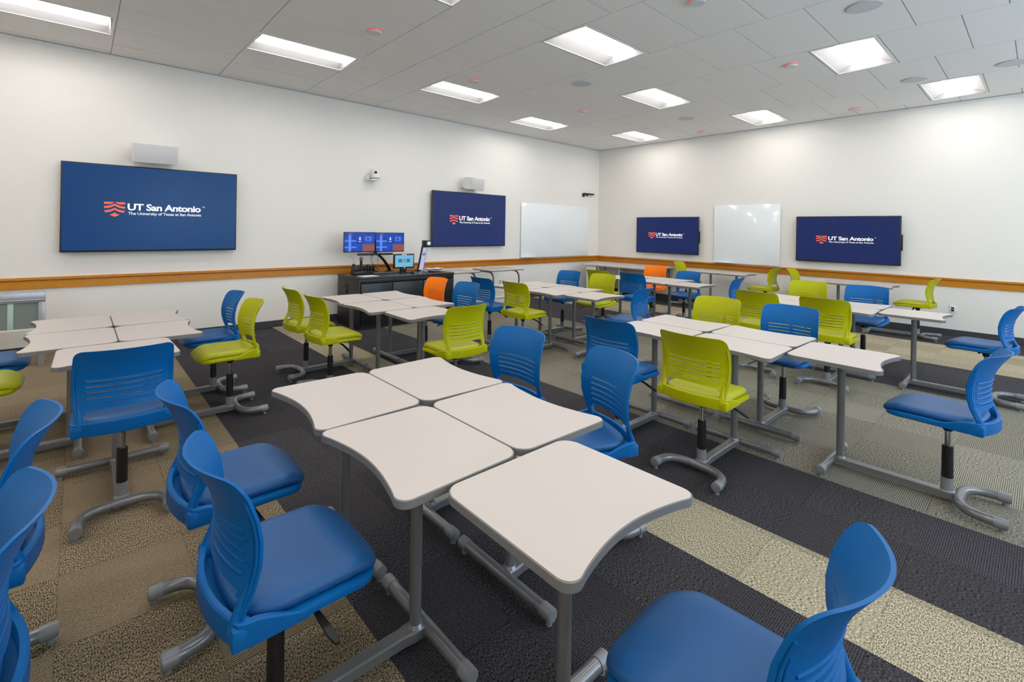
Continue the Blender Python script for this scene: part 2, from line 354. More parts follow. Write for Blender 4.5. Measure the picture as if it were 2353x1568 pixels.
for i, k, x, y, dx, dy in lampspots:
    where = LNAME.get((i, k), 'outside the photo, %s' % ('row %d column %d' % (k, i)))
    t = thing('ceiling_light', 'white recessed rectangular ceiling light '+where, 'ceiling light', (x, y, CEIL-0.004), 0, 'recessed ceiling lights')
    for nm, me in zip(('frame', 'reflector', 'diffuser'), LM): link(nm, me, t)

# ceiling speakers and ringed sensors
def disc(name, parts, loc, label, cat, group):
    t = thing(name, label, cat, loc, 0, group)
    for nm, mb, m in parts: obj(nm, mb, m, t)
    return t
for (x, y), lb in zip([(-4.91, -3.19), (-4.90, -6.30), (-1.86, -3.19), (-1.86, -6.25), (-1.86, -7.10)],
                      ['round grey ceiling speaker in the middle, left of a lamp', 'large round grey ceiling speaker cut by the top edge', 'small far round ceiling speaker between two lamps',
                       'round grey ceiling speaker left of the rightmost lamp', 'round grey ceiling speaker cut by the right edge']):
    a = MB().cyl((0, 0, -0.008), (0, 0, 0), 0.137, 0.137, 40, bev=0.003)
    g = MB().cyl((0, 0, -0.012), (0, 0, -0.008), 0.128, 0.13, 40)
    e = MB().cyl((0, 0, -0.0135), (0, 0, -0.012), 0.006, 0.006, 12)
    disc('ceiling_speaker', [('rim', a, M['ceilgrille']), ('grille', g, M['ceilgrille']), ('badge', e, M['plastic_w'])], (x, y, CEIL-0.004), lb, 'speaker', 'round ceiling speakers')
for (x, y), lb in zip([(-7.955, -2.83), (-6.11, -2.26), (-3.68, -2.26), (-3.66, -5.36), (-0.58, -5.36), (-0.57, -2.86), (-6.115, -5.36)],
                      ['red ringed ceiling sensor left, behind the lamp over the big display', 'red ringed ceiling sensor beside the second lamp of the left wall', 'small red ringed ceiling sensor between the far lamps',
                       'red ringed ceiling sensor left of the upper right lamp', 'thin red ringed ceiling sensor close to the right wall', 'tiny red ringed ceiling sensor near the far corner lamps', 'red ringed ceiling sensor cut by the top edge']):
    a = MB().cyl((0, 0, -0.030), (0, 0, -0.006), 0.066, 0.075, 32, bev=0.004)
    g = MB().cyl((0, 0, -0.008), (0, 0, 0), 0.080, 0.082, 32, bev=0.002)
    disc('ceiling_sensor', [('body', a, M['sensor']), ('ring', g, M['red'])], (x, y, CEIL-0.004), lb, 'sensor', 'red ringed ceiling sensors')

# ------------------------------------------------------------------ chair desks: a tabletop and a swivel seat on one floor frame
def arcpts(cx, cy, r, a0, a1, n=6): return [(cx+r*math.cos(math.radians(a0+(a1-a0)*k/n)), cy+r*math.sin(math.radians(a0+(a1-a0)*k/n))) for k in range(n+1)]
def top_outline(g=0.0):
    xf, xu, wf, wu = -0.240-g, 0.252+g, 0.293+g, 0.301+g
    rf, ru = 0.064, 0.038
    p = arcpts(xf+rf, wf-rf, rf, 90, 180, 8)+arcpts(xf+rf, -wf+rf, rf, 180, 270, 8)
    p += [(xu-ru-0.004, -wu)]+arcpts(xu-ru, -wu+ru, ru, -90, 20, 7)
    n = 26; y0 = wu-0.052
    for k in range(1, n):
        y = -y0+2*y0*k/n; p.append((xu-0.003-0.042*math.cos(PI*y/(2*y0))**0.9, y))
    p += arcpts(xu-ru, wu-ru, ru, -20, 90, 7)+[(xu-ru-0.004, wu)]
    return p[::-1]
ME = {}
ME['tabletop'] = MB().prism(top_outline(), 0.708, 0.735, 0.0015).mesh('tabletop', M['lam'], True, 30)
eb = MB(); o1, o0 = top_outline(0.0022), top_outline(-0.002)
eb.rings([[(x, y, z) for x, y in o] for o, z in ((o0, 0.7085), (o1, 0.7095), (o1, 0.7325), (o0, 0.7345))], cap0=False, cap1=False)
ME['edge_band'] = eb.mesh('edge_band', M['edge'], True, 50)
ME['column'] = MB().cyl((0, 0, 0.060), (0, 0, 0.700), 0.0218, n=28).cyl((0, 0, 0.060), (0, 0, 0.072), 0.031, 0.0225, 28).box(-0.09, 0.09, -0.13, 0.13, 0.700, 0.7078, 0.002).mesh('column', M['steel'])
cf = MB().tube([(-0.043, y, 0.044) for y in (-0.24, -0.1, 0.1, 0.24)], 0.0245, 20)
ME['cross_foot'] = cf.mesh('cross_foot', M['steel'])
def endcap(p, d, r=0.0275, L=0.055):
    p, d = Vector(p), Vector(d).normalized(); m = MB(); m.cyl(p-d*L, p, r, r, 24, bev=0.0035)
    m.cyl(p-d*0.001, p+d*0.0012, r*0.60, r*0.60, 20)
    q = p-d*0.022; m.cyl((q.x, q.y, 0.0), (q.x, q.y, 0.022), 0.013, 0.011, 14); return m
ME['capL'] = endcap((-0.043, 0.282, 0.044), (0, 1, 0)).mesh('end_cap', M['cap'])
ME['capR'] = endcap((-0.043, -0.282, 0.044), (0, -1, 0)).mesh('end_cap', M['cap'])
bmL = MB(); bmL.rings([[(x, y*s_, z) for y, z in ((-0.030, 0.024), (0.030, 0.024), (0.030, 0.056), (0.024, 0.0615), (-0.024, 0.0615), (-0.030, 0.056))] for x, s_ in ((-0.055, 1.0), (0.02, 1.05), (0.06, 0.85), (0.42, 0.85), (0.47, 1.1), (0.535, 1.1))])
ME['floor_beam'] = bmL.mesh('floor_beam', M['steel'])
def spline(P, n=6):
    out = []; Q = [Vector(P[0])]+[Vector(p) for p in P]+[Vector(P[-1])]
    for i in range(1, len(Q)-2):
        for k in range(n):
            t = k/n; a, b, c, d = Q[i-1], Q[i], Q[i+1], Q[i+2]
            out.append(0.5*((2*b)+(c-a)*t+(2*a-5*b+4*c-d)*t*t+(3*b-a-3*c+d)*t**3))
    return out+[Vector(P[-1])]
half = [(0.700, 0.190, 0.044), (0.660, 0.187, 0.044), (0.608, 0.170, 0.044), (0.572, 0.130, 0.044), (0.555, 0.075, 0.044), (0.551, 0.0, 0.044)]
ME['rear_foot'] = MB().tube(spline(half+[(x, -y, z) for x, y, z in half[-2::-1]], 6), 0.0248, 18).mesh('rear_foot', M['steel'], True, 50)
ME['rcapL'] = endcap((0.742, 0.191, 0.044), (1, 0.02, 0)).mesh('end_cap', M['cap'])
ME['rcapR'] = endcap((0.742, -0.191, 0.044), (1, -0.02, 0)).mesh('end_cap', M['cap'])
ME['collar'] = MB().cyl((0.5, 0, 0.055), (0.5, 0, 0.135), 0.0285, n=28, bev=0.002).cyl((0.5, 0, 0.058), (0.5, 0, 0.066), 0.036, 0.029, 28).mesh('collar', M['cap'])
ME['cover'] = MB().cyl((0.5, 0, 0.134), (0.5, 0, 0.318), 0.0262, 0.0248, 28, bev=0.003).mesh('piston_cover', M['black'])
ME['piston'] = MB().cyl((0, 0, 0.24), (0, 0, 0.445), 0.0142, n=20).mesh('piston', M['chrome'])
mc = MB(); mc.cyl((0, 0, 0.405), (0, 0, 0.455), 0.020, 0.034, 20); mc.box(-0.075, 0.075, -0.06, 0.06, 0.452, 0.476, 0.008)
ME['mech'] = mc.mesh('seat_mount', M['black'])
lv = MB(); lv.tube([(-0.02, 0.05, 0.460), (-0.035, 0.10, 0.452), (-0.055, 0.155, 0.436)], [0.005, 0.0055, 0.008], 10)
lv.rings([[(-0.055+a+du*0.35, 0.152+b+du*0.0, 0.438+c_+dz) for du, dz in ((-w_, -0.004), (w_, -0.004), (w_, 0.004), (-w_, 0.004))] for a, b, c_, w_ in ((0, 0, 0, 0.016), (-0.010, 0.030, -0.016, 0.026), (-0.024, 0.070, -0.040, 0.034), (-0.032, 0.092, -0.054, 0.018))])
ME['lever'] = lv.mesh('height_lever', M['black'], True, 50)

def bulge(u, z):                        # how far back the shell bows at sideways position u
    return (0.040+0.030*max(0, min(1, (z-0.53)/0.36)))*(1-u*u)
def side_x(z):
    P = [(0.515, 0.146), (0.55, 0.138), (0.60, 0.118), (0.66, 0.104), (0.72, 0.102), (0.78, 0.112), (0.84, 0.134), (0.89, 0.164), (0.92, 0.184)]
    for (z0, x0), (z1, x1) in zip(P, P[1:]):
        if z <= z1:
            t = (z-z0)/(z1-z0); return x0+(x1-x0)*t
    return P[-1][1]
def half_w(z):
    P = [(0.515, 0.198), (0.58, 0.203), (0.66, 0.212), (0.74, 0.214), (0.82, 0.211), (0.90, 0.205)]
    for (z0, x0), (z1, x1) in zip(P, P[1:]):
        if z <= z1:
            t = (z-z0)/(z1-z0); return x0+(x1-x0)*t
    return P[-1][1]
def sm(t): t = max(0.0, min(1.0, t)); return t*t*(3-2*t)
SLOTS = [0.622, 0.650, 0.678, 0.706, 0.734]
def backrest(pm):
    mb = MB(); b = mb.bm
    us = [-1, -0.985, -0.96, -0.93, -0.885, -0.84, -0.80, -0.77, -0.74, -0.64, -0.52, -0.39, -0.26, -0.13, 0.0]; us = us+[-u for u in us[-2::-1]]
    zs = [0.520, 0.538, 0.552, 0.562, 0.575, 0.589, 0.604]
    for s in SLOTS: zs += [s-0.0028, s+0.0028, s+0.014] if s != SLOTS[-1] else [s-0.0028, s+0.0028]
    zs += [0.752, 0.775, 0.80, 0.825, 0.85, 0.868, 0.880, 0.888, 0.8935]
    th = 0.0085
    def P(u, z, back):
        zz = z
        if abs(u) > 0.84 and z > 0.82:                       # rounded shoulders
            k = (abs(u)-0.84)/0.16; zz = z-(1-math.sqrt(max(0, 1-k*k)))*0.032*sm((z-0.82)/0.07)
        zc = zz+0.006*(1-u*u)*sm((z-0.80)/0.09)
        if z < 0.62 and abs(u) < 0.80: zc += 0.014*(1-(u/0.80)**2)*(1-(z-0.56)/0.06) if z > 0.56 else 0
        hw = half_w(zc)
        x = side_x(zc)+bulge(u, zc)
        # normal (roughly) for the thickness
        du = bulge(u+0.02 if u < 0.98 else u, zc)-bulge(u, zc); nx = 1.0; ny = 2*0.05*u/hw*0.5; L = math.hypot(nx, ny)
        off = th if back else 0.0
        return (x+off*nx/L, u*hw+off*ny/L, zc)
    Fv = [[b.verts.new(P(u, z, 0)) for u in us] for z in zs]; Bv = [[b.verts.new(P(u, z, 1)) for u in us] for z in zs]
    nz_, nu = len(zs), len(us)
    def solid(i, j):
        uc = abs((us[j]+us[j+1])/2); zc = (zs[i]+zs[i+1])/2
        if zc < 0.575 and uc < 0.84: return False
        if zc < 0.589 and uc < 0.77: return False
        for s in SLOTS:
            if abs(zc-s) < 0.002 and uc < 0.74: return False
        return True
    S = [[solid(i, j) for j in range(nu-1)] for i in range(nz_-1)]
    def q(*v): b.faces.new(v)
    for i in range(nz_-1):
        for j in range(nu-1):
            if not S[i][j]: continue
            q(Fv[i][j], Fv[i][j+1], Fv[i+1][j+1], Fv[i+1][j]); q(Bv[i][j+1], Bv[i][j], Bv[i+1][j], Bv[i+1][j+1])
            if i == 0 or not S[i-1][j]: q(Fv[i][j+1], Fv[i][j], Bv[i][j], Bv[i][j+1])
            if i == nz_-2 or not S[i+1][j]: q(Fv[i+1][j], Fv[i+1][j+1], Bv[i+1][j+1], Bv[i+1][j])
            if j == 0 or not S[i][j-1]: q(Fv[i][j], Fv[i+1][j], Bv[i+1][j], Bv[i][j])
            if j == nu-2 or not S[i][j+1]: q(Fv[i+1][j+1], Fv[i][j+1], Bv[i][j+1], Bv[i+1][j+1])
    bmesh.ops.delete(b, geom=[v for v in b.verts if not v.link_faces], context='VERTS')
    bmesh.ops.recalc_face_normals(b, faces=b.faces)
    # lips over the slots and two ribs down the stems, on the rear face
    for s in SLOTS:
        pts = [P(u, s+0.0065, 1) for u in [-0.76+0.08*k for k in range(20)]]
        mb.tube([Vector(p)-Vector((0.0012, 0, 0)) for p in pts], 0.0048, 8)
    for sg in (-1, 1):
        for uu, z0, z1 in ((0.955, 0.515, 0.83), (0.90, 0.60, 0.79)):
            pts = [P(sg*uu, z0+(z1-z0)*k/10, 1) for k in range(11)]
            mb.tube(pts, 0.0046 if uu > 0.93 else 0.003, 8)
        base = P(sg*0.91, 0.520, 0); mb.tube([(base[0]+0.006, base[1], 0.505), (base[0]+0.004, base[1], 0.53), (P(sg*0.91, 0.57, 0)[0]+0.005, base[1], 0.57), (P(sg*0.91, 0.62, 0)[0]+0.006, P(sg*0.91, 0.62, 0)[1], 0.62)], [0.020, 0.017, 0.013, 0.004], 14)
    return mb.mesh('backrest', pm, True, 32)
def seat_shell(pm):
    mb = MB()
    def outline(g, rear=True):
        p = []
        rf = 0.085
        p += arcpts(-0.245-g+rf, 0.214+g-rf, rf, 90, 180, 8)+arcpts(-0.245-g+rf, -0.214-g+rf, rf, 180, 270, 8)
        p += [(-0.05, -0.219-g), (0.05, -0.219-g), (0.135+g, -0.212-g)]
        for k in range(0, 17):
            u = -1+2*k/16; p.append((0.158+g+0.046*(1-u*u), u*(0.203+g)))
        p += [(0.135+g, 0.212+g), (0.05, 0.219+g), (-0.05, 0.219+g)]
        return p[::-1]
    levels = [(-0.050, 0.468), (-0.016, 0.470), (-0.002, 0.480), (0.0, 0.492), (-0.003, 0.501), (-0.012, 0.503), (-0.05, 0.500)]
    mb.rings([[(x, y, z-0.012*sm((-0.12-x)/0.13)) for x, y in outline(g)] for g, z in levels])
    # raised rear band that carries the backrest, running forward along the sides
    path = []
    for k in range(0, 8): path.append((-0.02+0.155*k/7, -0.216, k/7))
    for k in range(0, 17):
        u = -1+2*k/16; path.append((0.158+0.046*(1-u*u), u*0.208, 1.0))
    for k in range(7, -1, -1): path.append((-0.02+0.155*k/7, 0.216, k/7))
    rs = []
    for i, (x, y, h) in enumerate(path):
        a = Vector(path[max(i-1, 0)][:2]); c = Vector(path[min(i+1, len(path)-1)][:2]); t = (c-a).normalized(); n = Vector((t.y, -t.x))
        top = 0.499+0.040*sm(h); lo = 0.474
        ins = 0.011+0.005*sm(h)
        rs.append([(x+n.x*0.001, y+n.y*0.001, lo), (x+n.x*0.0035, y+n.y*0.0035, lo+0.008), (x+n.x*0.002, y+n.y*0.002, top-0.004), (x-n.x*0.003, y-n.y*0.003, top), (x-n.x*ins, y-n.y*ins, top-0.001), (x-n.x*(ins+0.004), y-n.y*(ins+0.004), 0.492)])
    mb.rings(rs)
    for sg in (-1, 1):
        mb.box(0.122, 0.174, sg*0.193-0.024, sg*0.193+0.024, 0.470, 0.528, 0.010)
    return mb.mesh('seat_shell', pm, True, 40)
def seat_cushion(vm):
    mb = MB(); n = 48
    def ring(s, z):
        r = []
        for k in range(n):
            a = 2*PI*k/n; c_, d = math.cos(a), math.sin(a); e = 0.42
            X = math.copysign(abs(c_)**e, c_)*0.200; Y = math.copysign(abs(d)**e, d)*0.199
            X *= s; Y *= s
            x = X-0.058+0.020*(1-(Y/0.2)**2)*(1 if X > 0 else 0)*(X/0.2)
            roll_ = sm((-0.150-x)/0.115)
            zz = z-0.034*roll_**1.4
            r.append((x-0.010*roll_, Y*(1-0.05*roll_), zz))
        return r
    lv_ = [(0.90, 0.498), (0.955, 0.503), (0.99, 0.510), (1.0, 0.518), (0.993, 0.527), (0.968, 0.535), (0.92, 0.5405), (0.84, 0.543), (0.70, 0.543), (0.50, 0.541), (0.28, 0.539), (0.1, 0.5385)]
    mb.rings([ring(*l) for l in lv_])
    return mb.mesh('cushion', vm, True, 60)
SEATS = {c: (backrest(M[c+'_p']), seat_shell(M[c+'_p']), seat_cushion(M[c+'_v'])) for c in ('blue', 'green', 'orange')}

def chair_desk(x, y, head, colour, label, group, rz=0.0, dz=0.0):
    t = thing('chair_desk', label, 'chair desk', (x, y, 0), {'+x': 0, '-x': PI, '+y': PI/2, '-y': -PI/2}[head], group)
    tt = link('tabletop', ME['tabletop'], t); link('edge_band', ME['edge_band'], tt)
    link('column', ME['column'], t)
    c = link('cross_foot', ME['cross_foot'], t); link('end_cap', ME['capL'], c); link('end_cap', ME['capR'], c)
    link('floor_beam', ME['floor_beam'], t)
    c = link('rear_foot', ME['rear_foot'], t); link('end_cap', ME['rcapL'], c); link('end_cap', ME['rcapR'], c)
    link('post_collar', ME['collar'], t)
    cv = link('piston_cover', ME['cover'], t); cv['label'] = 'black plastic sleeve of the seat post'
    p = (0.5, 0, dz); r = math.radians(rz)
    link('piston', ME['piston'], t, p, r)['label'] = 'chrome seat piston'
    bk, sh, cu = SEATS[colour]
    link('seat_mount', ME['mech'], t, p, r); link('height_lever', ME['lever'], t, p, r)
    s = link('seat', sh, t, p, r); link('cushion', cu, s)
    link('backrest', bk, t, p, r)
    return t

D, W_ = 0.2435, 0.3045
def cluster(nx, ny, spec, group, tx=-0.07):
    for key, (colour, label, *rest) in spec.items():
        rz = rest[0] if rest else 0; dz = rest[1] if len(rest) > 1 else 0
        if key == 'front': chair_desk(nx+tx, ny-2*W_-0.006-0.24, '-y', colour, label, group, rz, dz)
        else:
            sx = -1 if key[0] == 'l' else 1; sy = 1 if key[1] == 'f' else -1
            chair_desk(nx+sx*D, ny+sy*W_, '-x' if sx < 0 else '+x', colour, label, group, rz, dz)
G = 'chair desks pushed together in groups'
cluster(-11.36, -5.57, {'rf': ('blue', 'blue chair desk at the left edge, upper of two blue backs cut by it'),
                        'rn': ('blue', 'blue chair desk cut by the left edge, the lower nearer blue back')}, G)
cluster(-10.12, -2.845, {'lf': ('blue', 'chair desk with navy seat cut by the left edge, behind the green seat'),
                         'ln': ('green', 'chair desk with green seat cut by the left edge'),
                         'rf': ('blue', 'blue chair desk near the left wall, directly behind the left green chair'),
                         'rn': ('green', 'green chair desk at the left group, in front of a blue one near the wall'),
                         'front': ('blue', 'chair desk with big blue back facing the left group, five ribs seen from behind')}, G, -0.02)
cluster(-9.12, -5.585, {'lf': ('blue', 'blue chair desk partly behind the nearest blue chair at the left, facing the front group'),
                        'ln': ('blue', 'nearest blue chair desk at the lower left with large navy seat and black lever'),
                        'rf': ('blue', 'blue chair desk behind the rear right table of the front group, facing the camera'),
                        'rn': ('blue', 'blue chair desk right of the front group, chair swivelled away showing its seat', -24),
                        'front': ('blue', 'nearest chair desk with tabletop at bottom centre and blue chair at the bottom right', 2)}, G)
cluster(-7.765, -2.80, {'lf': ('green', 'green chair desk farther of the two side by side at the black console'),
                        'ln': ('green', 'green chair desk, nearer of the two side by side left of the black console'),
                        'rf': ('orange', 'orange chair desk directly in front of the black console'),
                        'rn': ('blue', 'blue chair desk just right of the orange chair by the console'),
                        'front': ('green', 'green chair desk in the centre seen from behind, behind the front group tables')}, G, -0.08)
cluster(-5.40, -3.00, {'lf': ('blue', 'dark blue chair desk behind the green one near the small white tables', 0),
                       'ln': ('green', 'green chair desk seen from behind in front of the wall tables', 0),
                       'rf': ('blue', 'blue chair desk facing the camera left of two green ones below the wide whiteboard'),
                       'rn': ('green', 'green chair desk facing the camera in front of a darker green one'),
                       'front': ('blue', 'blue chair desk seen from behind, seat pointing left, at the rear middle group', 8)}, G, -0.09)
cluster(-6.49, -5.66, {'lf': ('blue', 'dark blue chair desk seen from behind, left of the nearer large green back'),
                       'ln': ('green', 'large green chair desk seen from behind in the middle right, rear foot in full view'),
                       'rf': ('green', 'yellow-green chair desk facing the camera behind the right middle tables'),
                       'rn': ('blue', 'blue chair desk facing the camera, chair between two green backs at the right'),
                       'front': ('blue', 'chair desk standing free at the right with blue chair seen from the side', -5)}, G, 0.035)
cluster(-3.75, -5.67, {'lf': ('green', 'dark green chair desk seen from behind, left of the two in the right rear group'),
                       'ln': ('green', 'dark green chair desk seen from behind, right of the two in the right rear group'),
                       'rf': ('green', 'bright green chair desk facing the camera below the rightmost display'),
                       'rn': ('blue', 'blue chair desk facing the camera under the rightmost display'),
                       'front': ('blue', 'blue chair desk at the right edge near the wall, chair in side view', -6)}, G, -0.03)
cluster(-3.02, -3.10, {'lf': ('green', 'dark green chair desk half hidden behind a brighter green one near the corner'),
                       'ln': ('blue', 'dark blue chair desk seen from behind near the far corner tables'),
                       'rf': ('orange', 'orange chair desk at the far right wall near the corner'),
                       'rn': ('blue', 'low blue chair desk right of the far orange one, showing under a tabletop', 0, -0.06),
                       'front': ('blue', 'blue chair desk mostly hidden behind a green back, in front of the right wall tables', 8)}, G, -0.19)
GW = 'chair desks along the right wall'
chair_desk(-0.50, -3.32+D, '+y', 'green', 'green chair desk against the right wall rail, seen over the far orange chair', GW)
chair_desk(-0.50, -3.32-D, '-y', 'green', 'green chair desk in side view below the tall whiteboard', GW)
chair_desk(-0.55, -5.42+D, '+y', 'green', 'green chair desk at the right wall, only its narrow back above a bright green chair', GW)
chair_desk(-0.62, -5.42-D, '-y', 'green', 'green chair desk in side view right of the rightmost display, by the wall outlet', GW)

# ------------------------------------------------------------------ wall displays
def text_mesh(s, width, height, weight=0.0):
    c = bpy.data.curves.new('t', 'FONT'); c.body = s; c.size = 1; c.offset = weight; c.space_character = 0.93; c.resolution_u = 3; c.extrude = 0.01
    o = bpy.data.objects.new('t', c); me = bpy.data.meshes.new_from_object(o); bpy.data.objects.remove(o); bpy.data.curves.remove(c)
    xs_ = [v.co.x for v in me.vertices]; ys_ = [v.co.y for v in me.vertices]
    x0, x1, y0, y1 = min(xs_), max(xs_), min(ys_), max(ys_)
    for v in me.vertices:                                  # upright in the x-z plane, facing -y
        X = (v.co.x-x0)/(x1-x0)*width; Z = (v.co.y-y0)/(y1-y0)*height; d = v.co.z
        v.co = (X, -0.0012 if d > 0 else 0.0, Z)
    return me
def emblem_mesh(h):
    s = h/1.0; mb = MB()
    def poly(P):
        b = bmesh.new(); n = len(P)
        fr = [b.verts.new((x*s, -0.0012, z*s)) for x, z in P]; bk = [b.verts.new((x*s, 0, z*s)) for x, z in P]
        b.faces.new(fr); b.faces.new(bk[::-1])
        for k in range(n): b.faces.new((fr[k], bk[k], bk[(k+1) % n], fr[(k+1) % n]))
        bmesh.ops.recalc_face_normals(b, faces=b.faces); bmesh.ops.triangulate(b, faces=[f for f in b.faces if len(f.verts) > 4]); mb.merge(b)
    W = 0.58
    def curve(x0, z0, x1, z1, sag, n=8):                   # hanging curve from the rim to the tip in the middle
        return [(x0+(x1-x0)*k/n, z0+(z1-z0)*(k/n)**2.4) for k in range(n+1)]
    for sg in (-1, 1):
        top = [(sg*0.04, 0.5), (sg*W, 0.5), (sg*W, 0.35)]+curve(sg*0.30, 0.35, sg*0.04, 0.49, 0)
        poly(top if sg > 0 else top[::-1])
        for zt in (0.21, -0.08):
            hi = curve(sg*W, zt, 0.0, zt+0.19, 0, 10); lo = curve(sg*W, zt-0.14, 0.0, zt+0.05, 0, 10)
            if zt < 0: lo[0] = (sg*(W-0.09), zt-0.15); 
            P = hi+lo[::-1]; poly(P if sg > 0 else P[::-1])
    poly([(0, -0.20)]+[(0.28*k/6, -0.20-0.18*(k/6)**0.6) for k in range(1, 7)]+[(0, -0.52)]+[(-0.28*k/6, -0.20-0.18*(k/6)**0.6) for k in range(6, 0, -1)])
    return mb.mesh('emblem', M['orange_ink'], False)
def display(label, W, H, loc, rz, scr, side_box=False):
    t = thing('wall_display', label, 'tv', loc, rz, 'wall displays with the university logo')      # local: x right, z up, screen faces -y, y=0 at the wall
    d = 0.10
    mb = MB(); mb.box(-W/2, W/2, -d, -d+0.045, -H/2, H/2, 0.004); obj('housing', mb, M['bezel'], t)
    mb = MB(); mb.box(-0.30, 0.30, -d+0.045, 0, -0.22, 0.22, 0.003); obj('wall_mount', mb, M['black'], t)
    e = 0.014
    mb = MB(); mb.box(-W/2+e, W/2-e, -d-0.0015, -d+0.002, -H/2+e*1.6, H/2-e); obj('screen', mb, scr, t)
    k = W/1.875
    yy = -d-0.0016
    em = link('emblem', emblem_mesh(0.178*k), t, (-0.434*k, yy, -0.012*k)); em['label'] = 'coral shield emblem'
    a = link('lettering', text_mesh('UT San Antonio', 0.80*k, 0.086*k, 0.028), t, (-0.306*k, yy, -0.020*k)); a['label'] = 'large white lettering'
    a = link('lettering', text_mesh('The University of Texas at San Antonio', 0.80*k, 0.046*k, 0.010), t, (-0.300*k, yy, -0.085*k)); a['label'] = 'small white lettering'
    a = link('lettering', text_mesh('TM', 0.032*k, 0.016*k), t, (0.508*k, yy, 0.043*k)); a['label'] = 'tiny trademark letters'
    for c in t.children:
        if c.name.startswith('lettering'): c.data.materials.clear(); c.data.materials.append(M['ink'])
    if side_box:
        mb = MB(); mb.box(W/2, W/2+0.018, -d+0.01, -d+0.05, -0.16, 0.10, 0.004); obj('side_module', mb, M['black'], t)
    return t
display('largest wall display on the left wall, below a white speaker, lighter blue screen', 1.875, 1.065, (-9.565, 0, 1.702), 0, M['scr1'])
display('navy wall display on the left wall between camera and wide whiteboard', 1.875, 1.062, (-4.340, 0, 1.702), 0, M['scr2'])
display('smaller navy wall display on the right wall next to the corner', 1.468, 0.828, (0, -1.895, 1.447), -PI/2, M['scr3'], True)
display('navy wall display farthest right, right of the tall whiteboard', 1.460, 0.818, (0, -5.158, 1.441), -PI/2, M['scr3'], True)

# ------------------------------------------------------------------ whiteboards
def whiteboard(label, W, H, loc, rz):
    t = thing('whiteboard', label, 'whiteboard', loc, rz, 'glass whiteboards')
    obj('board', MB().box(-W/2, W/2, -0.030, -0.022, -H/2, H/2, 0.0015), M['whiteboard'], t)
    for a in (-1, 1):
        for b in (-1, 1): obj('standoff', MB().cyl((a*(W/2-0.12), -0.022, b*(H/2-0.12)), (a*(W/2-0.12), -0.0005, b*(H/2-0.12)), 0.02), M['alu'], t)
    mb = MB(); mb.box(-W/2, -W/2+0.40, -0.095, -0.030, -H/2+0.005, -H/2+0.011, 0.001); mb.box(-W/2, -W/2+0.40, -0.099, -0.095, -H/2+0.005, -H/2+0.030, 0.001)
    obj('pen_tray', mb, M['whiteboard'], t)
whiteboard('wide glass whiteboard on the left wall near the corner', 2.40, 1.212, (-1.655, 0, 1.511), 0)
whiteboard('tall nearly square glass whiteboard between the two displays of the right wall', 1.225, 1.194, (0, -3.537, 1.500), -PI/2)

# ------------------------------------------------------------------ speakers and cameras on the left wall
def wall_speaker(label, x, z, tilt, turn):
    t = thing('wall_speaker', label, 'speaker', (x, 0, z), 0, 'white wall speakers')
    Mx = Matrix.Translation((0, -0.19, 0)) @ Matrix.Rotation(turn, 4, 'Z') @ Matrix.Rotation(tilt, 4, 'X')
    body = [(-0.085, 0.115), (0.07, 0.105), (0.115, 0.05), (0.115, -0.05), (0.07, -0.105), (-0.085, -0.115)]
    mb = MB(); mb.rings([[Mx @ Vector((sx, y, z_)) for y, z_ in body] for sx in (-0.230, 0.230)]); 
    for sx in (-1, 1): mb.merge(MB().prism([(y*1.03, z_*1.03) for y, z_ in body], -0.006, 0.006, 0.002).bm, Mx @ Matrix.Translation((sx*0.233, 0, 0)) @ Matrix.Rotation(PI/2, 4, 'Z') @ Matrix.Rotation(PI/2, 4, 'X'))
    obj('cabinet', mb, M['plastic_w'], t)
    g = MB(); g.rings([[Mx @ Vector((sx, -0.086-0.014*math.cos(v*PI/2/0.112*0.9), v)) for v in [-0.112+0.224*k/10 for k in range(11)]]+[Mx @ Vector((sx, -0.080, 0.112)), Mx @ Vector((sx, -0.080, -0.112))] for sx in (-0.226, 0.226)])
    obj('grille', g, M['grille'], t)
    b = MB(); b.box(-0.06, 0.06, -0.012, 0, -0.07, 0.07, 0.002); b.box(-0.02, 0.02, -0.10, 0, -0.02, 0.02, 0.003)
    for sx in (-1, 1): b.merge(MB().box(sx*0.243-0.003, sx*0.243+0.003, -0.01, 0.085, -0.035, 0.035, 0.003).bm, Mx)
    b.merge(MB().box(-0.243, 0.243, 0.083, 0.089, -0.035, 0.035, 0.002).bm, Mx @ Matrix.Translation((0, 0.03, 0)))
    obj('bracket', b, M['white_metal'], t)
wall_speaker('white wall speaker above the largest display, facing straight out', -9.60, 2.398, 0.10, 0.0)
wall_speaker('white wall speaker above the second display, turned sideways on its bracket', -4.36, 2.405, 0.10, 0.30)

t = thing('ptz_camera', 'white dome conference camera on a small wall shelf above the twin monitors', 'camera', (-6.50, 0, 2.36))
obj('bracket', MB().box(-0.105, -0.02, -0.006, 0, -0.05, 0.07, 0.003).box(-0.10, 0.06, -0.19, 0, -0.052, -0.044, 0.003).box(-0.10, -0.094, -0.12, 0, -0.05, 0.04, 0.002), M['white_metal'], t)
mb = MB(); mb.cyl((0.015, -0.12, -0.044), (0.015, -0.12, -0.018), 0.080, 0.080, 32, bev=0.004); obj('base', mb, M['plastic_w'], t)
mb = MB(); mb.cyl((0.015, -0.12, -0.018), (0.015, -0.12, -0.008), 0.0805, 0.078, 32); o = obj('base_band', mb, M['black'], t)
mb = MB(); prof = [(0.074, -0.008), (0.070, 0.03), (0.062, 0.075), (0.058, 0.11), (0.050, 0.135), (0.034, 0.150), (0.012, 0.157)]
mb.rings([[(0.015+r*math.cos(2*PI*k/28), -0.12+r*math.sin(2*PI*k/28), z) for k in range(28)] for r, z in prof]); obj('head', mb, M['plastic_w'], t)
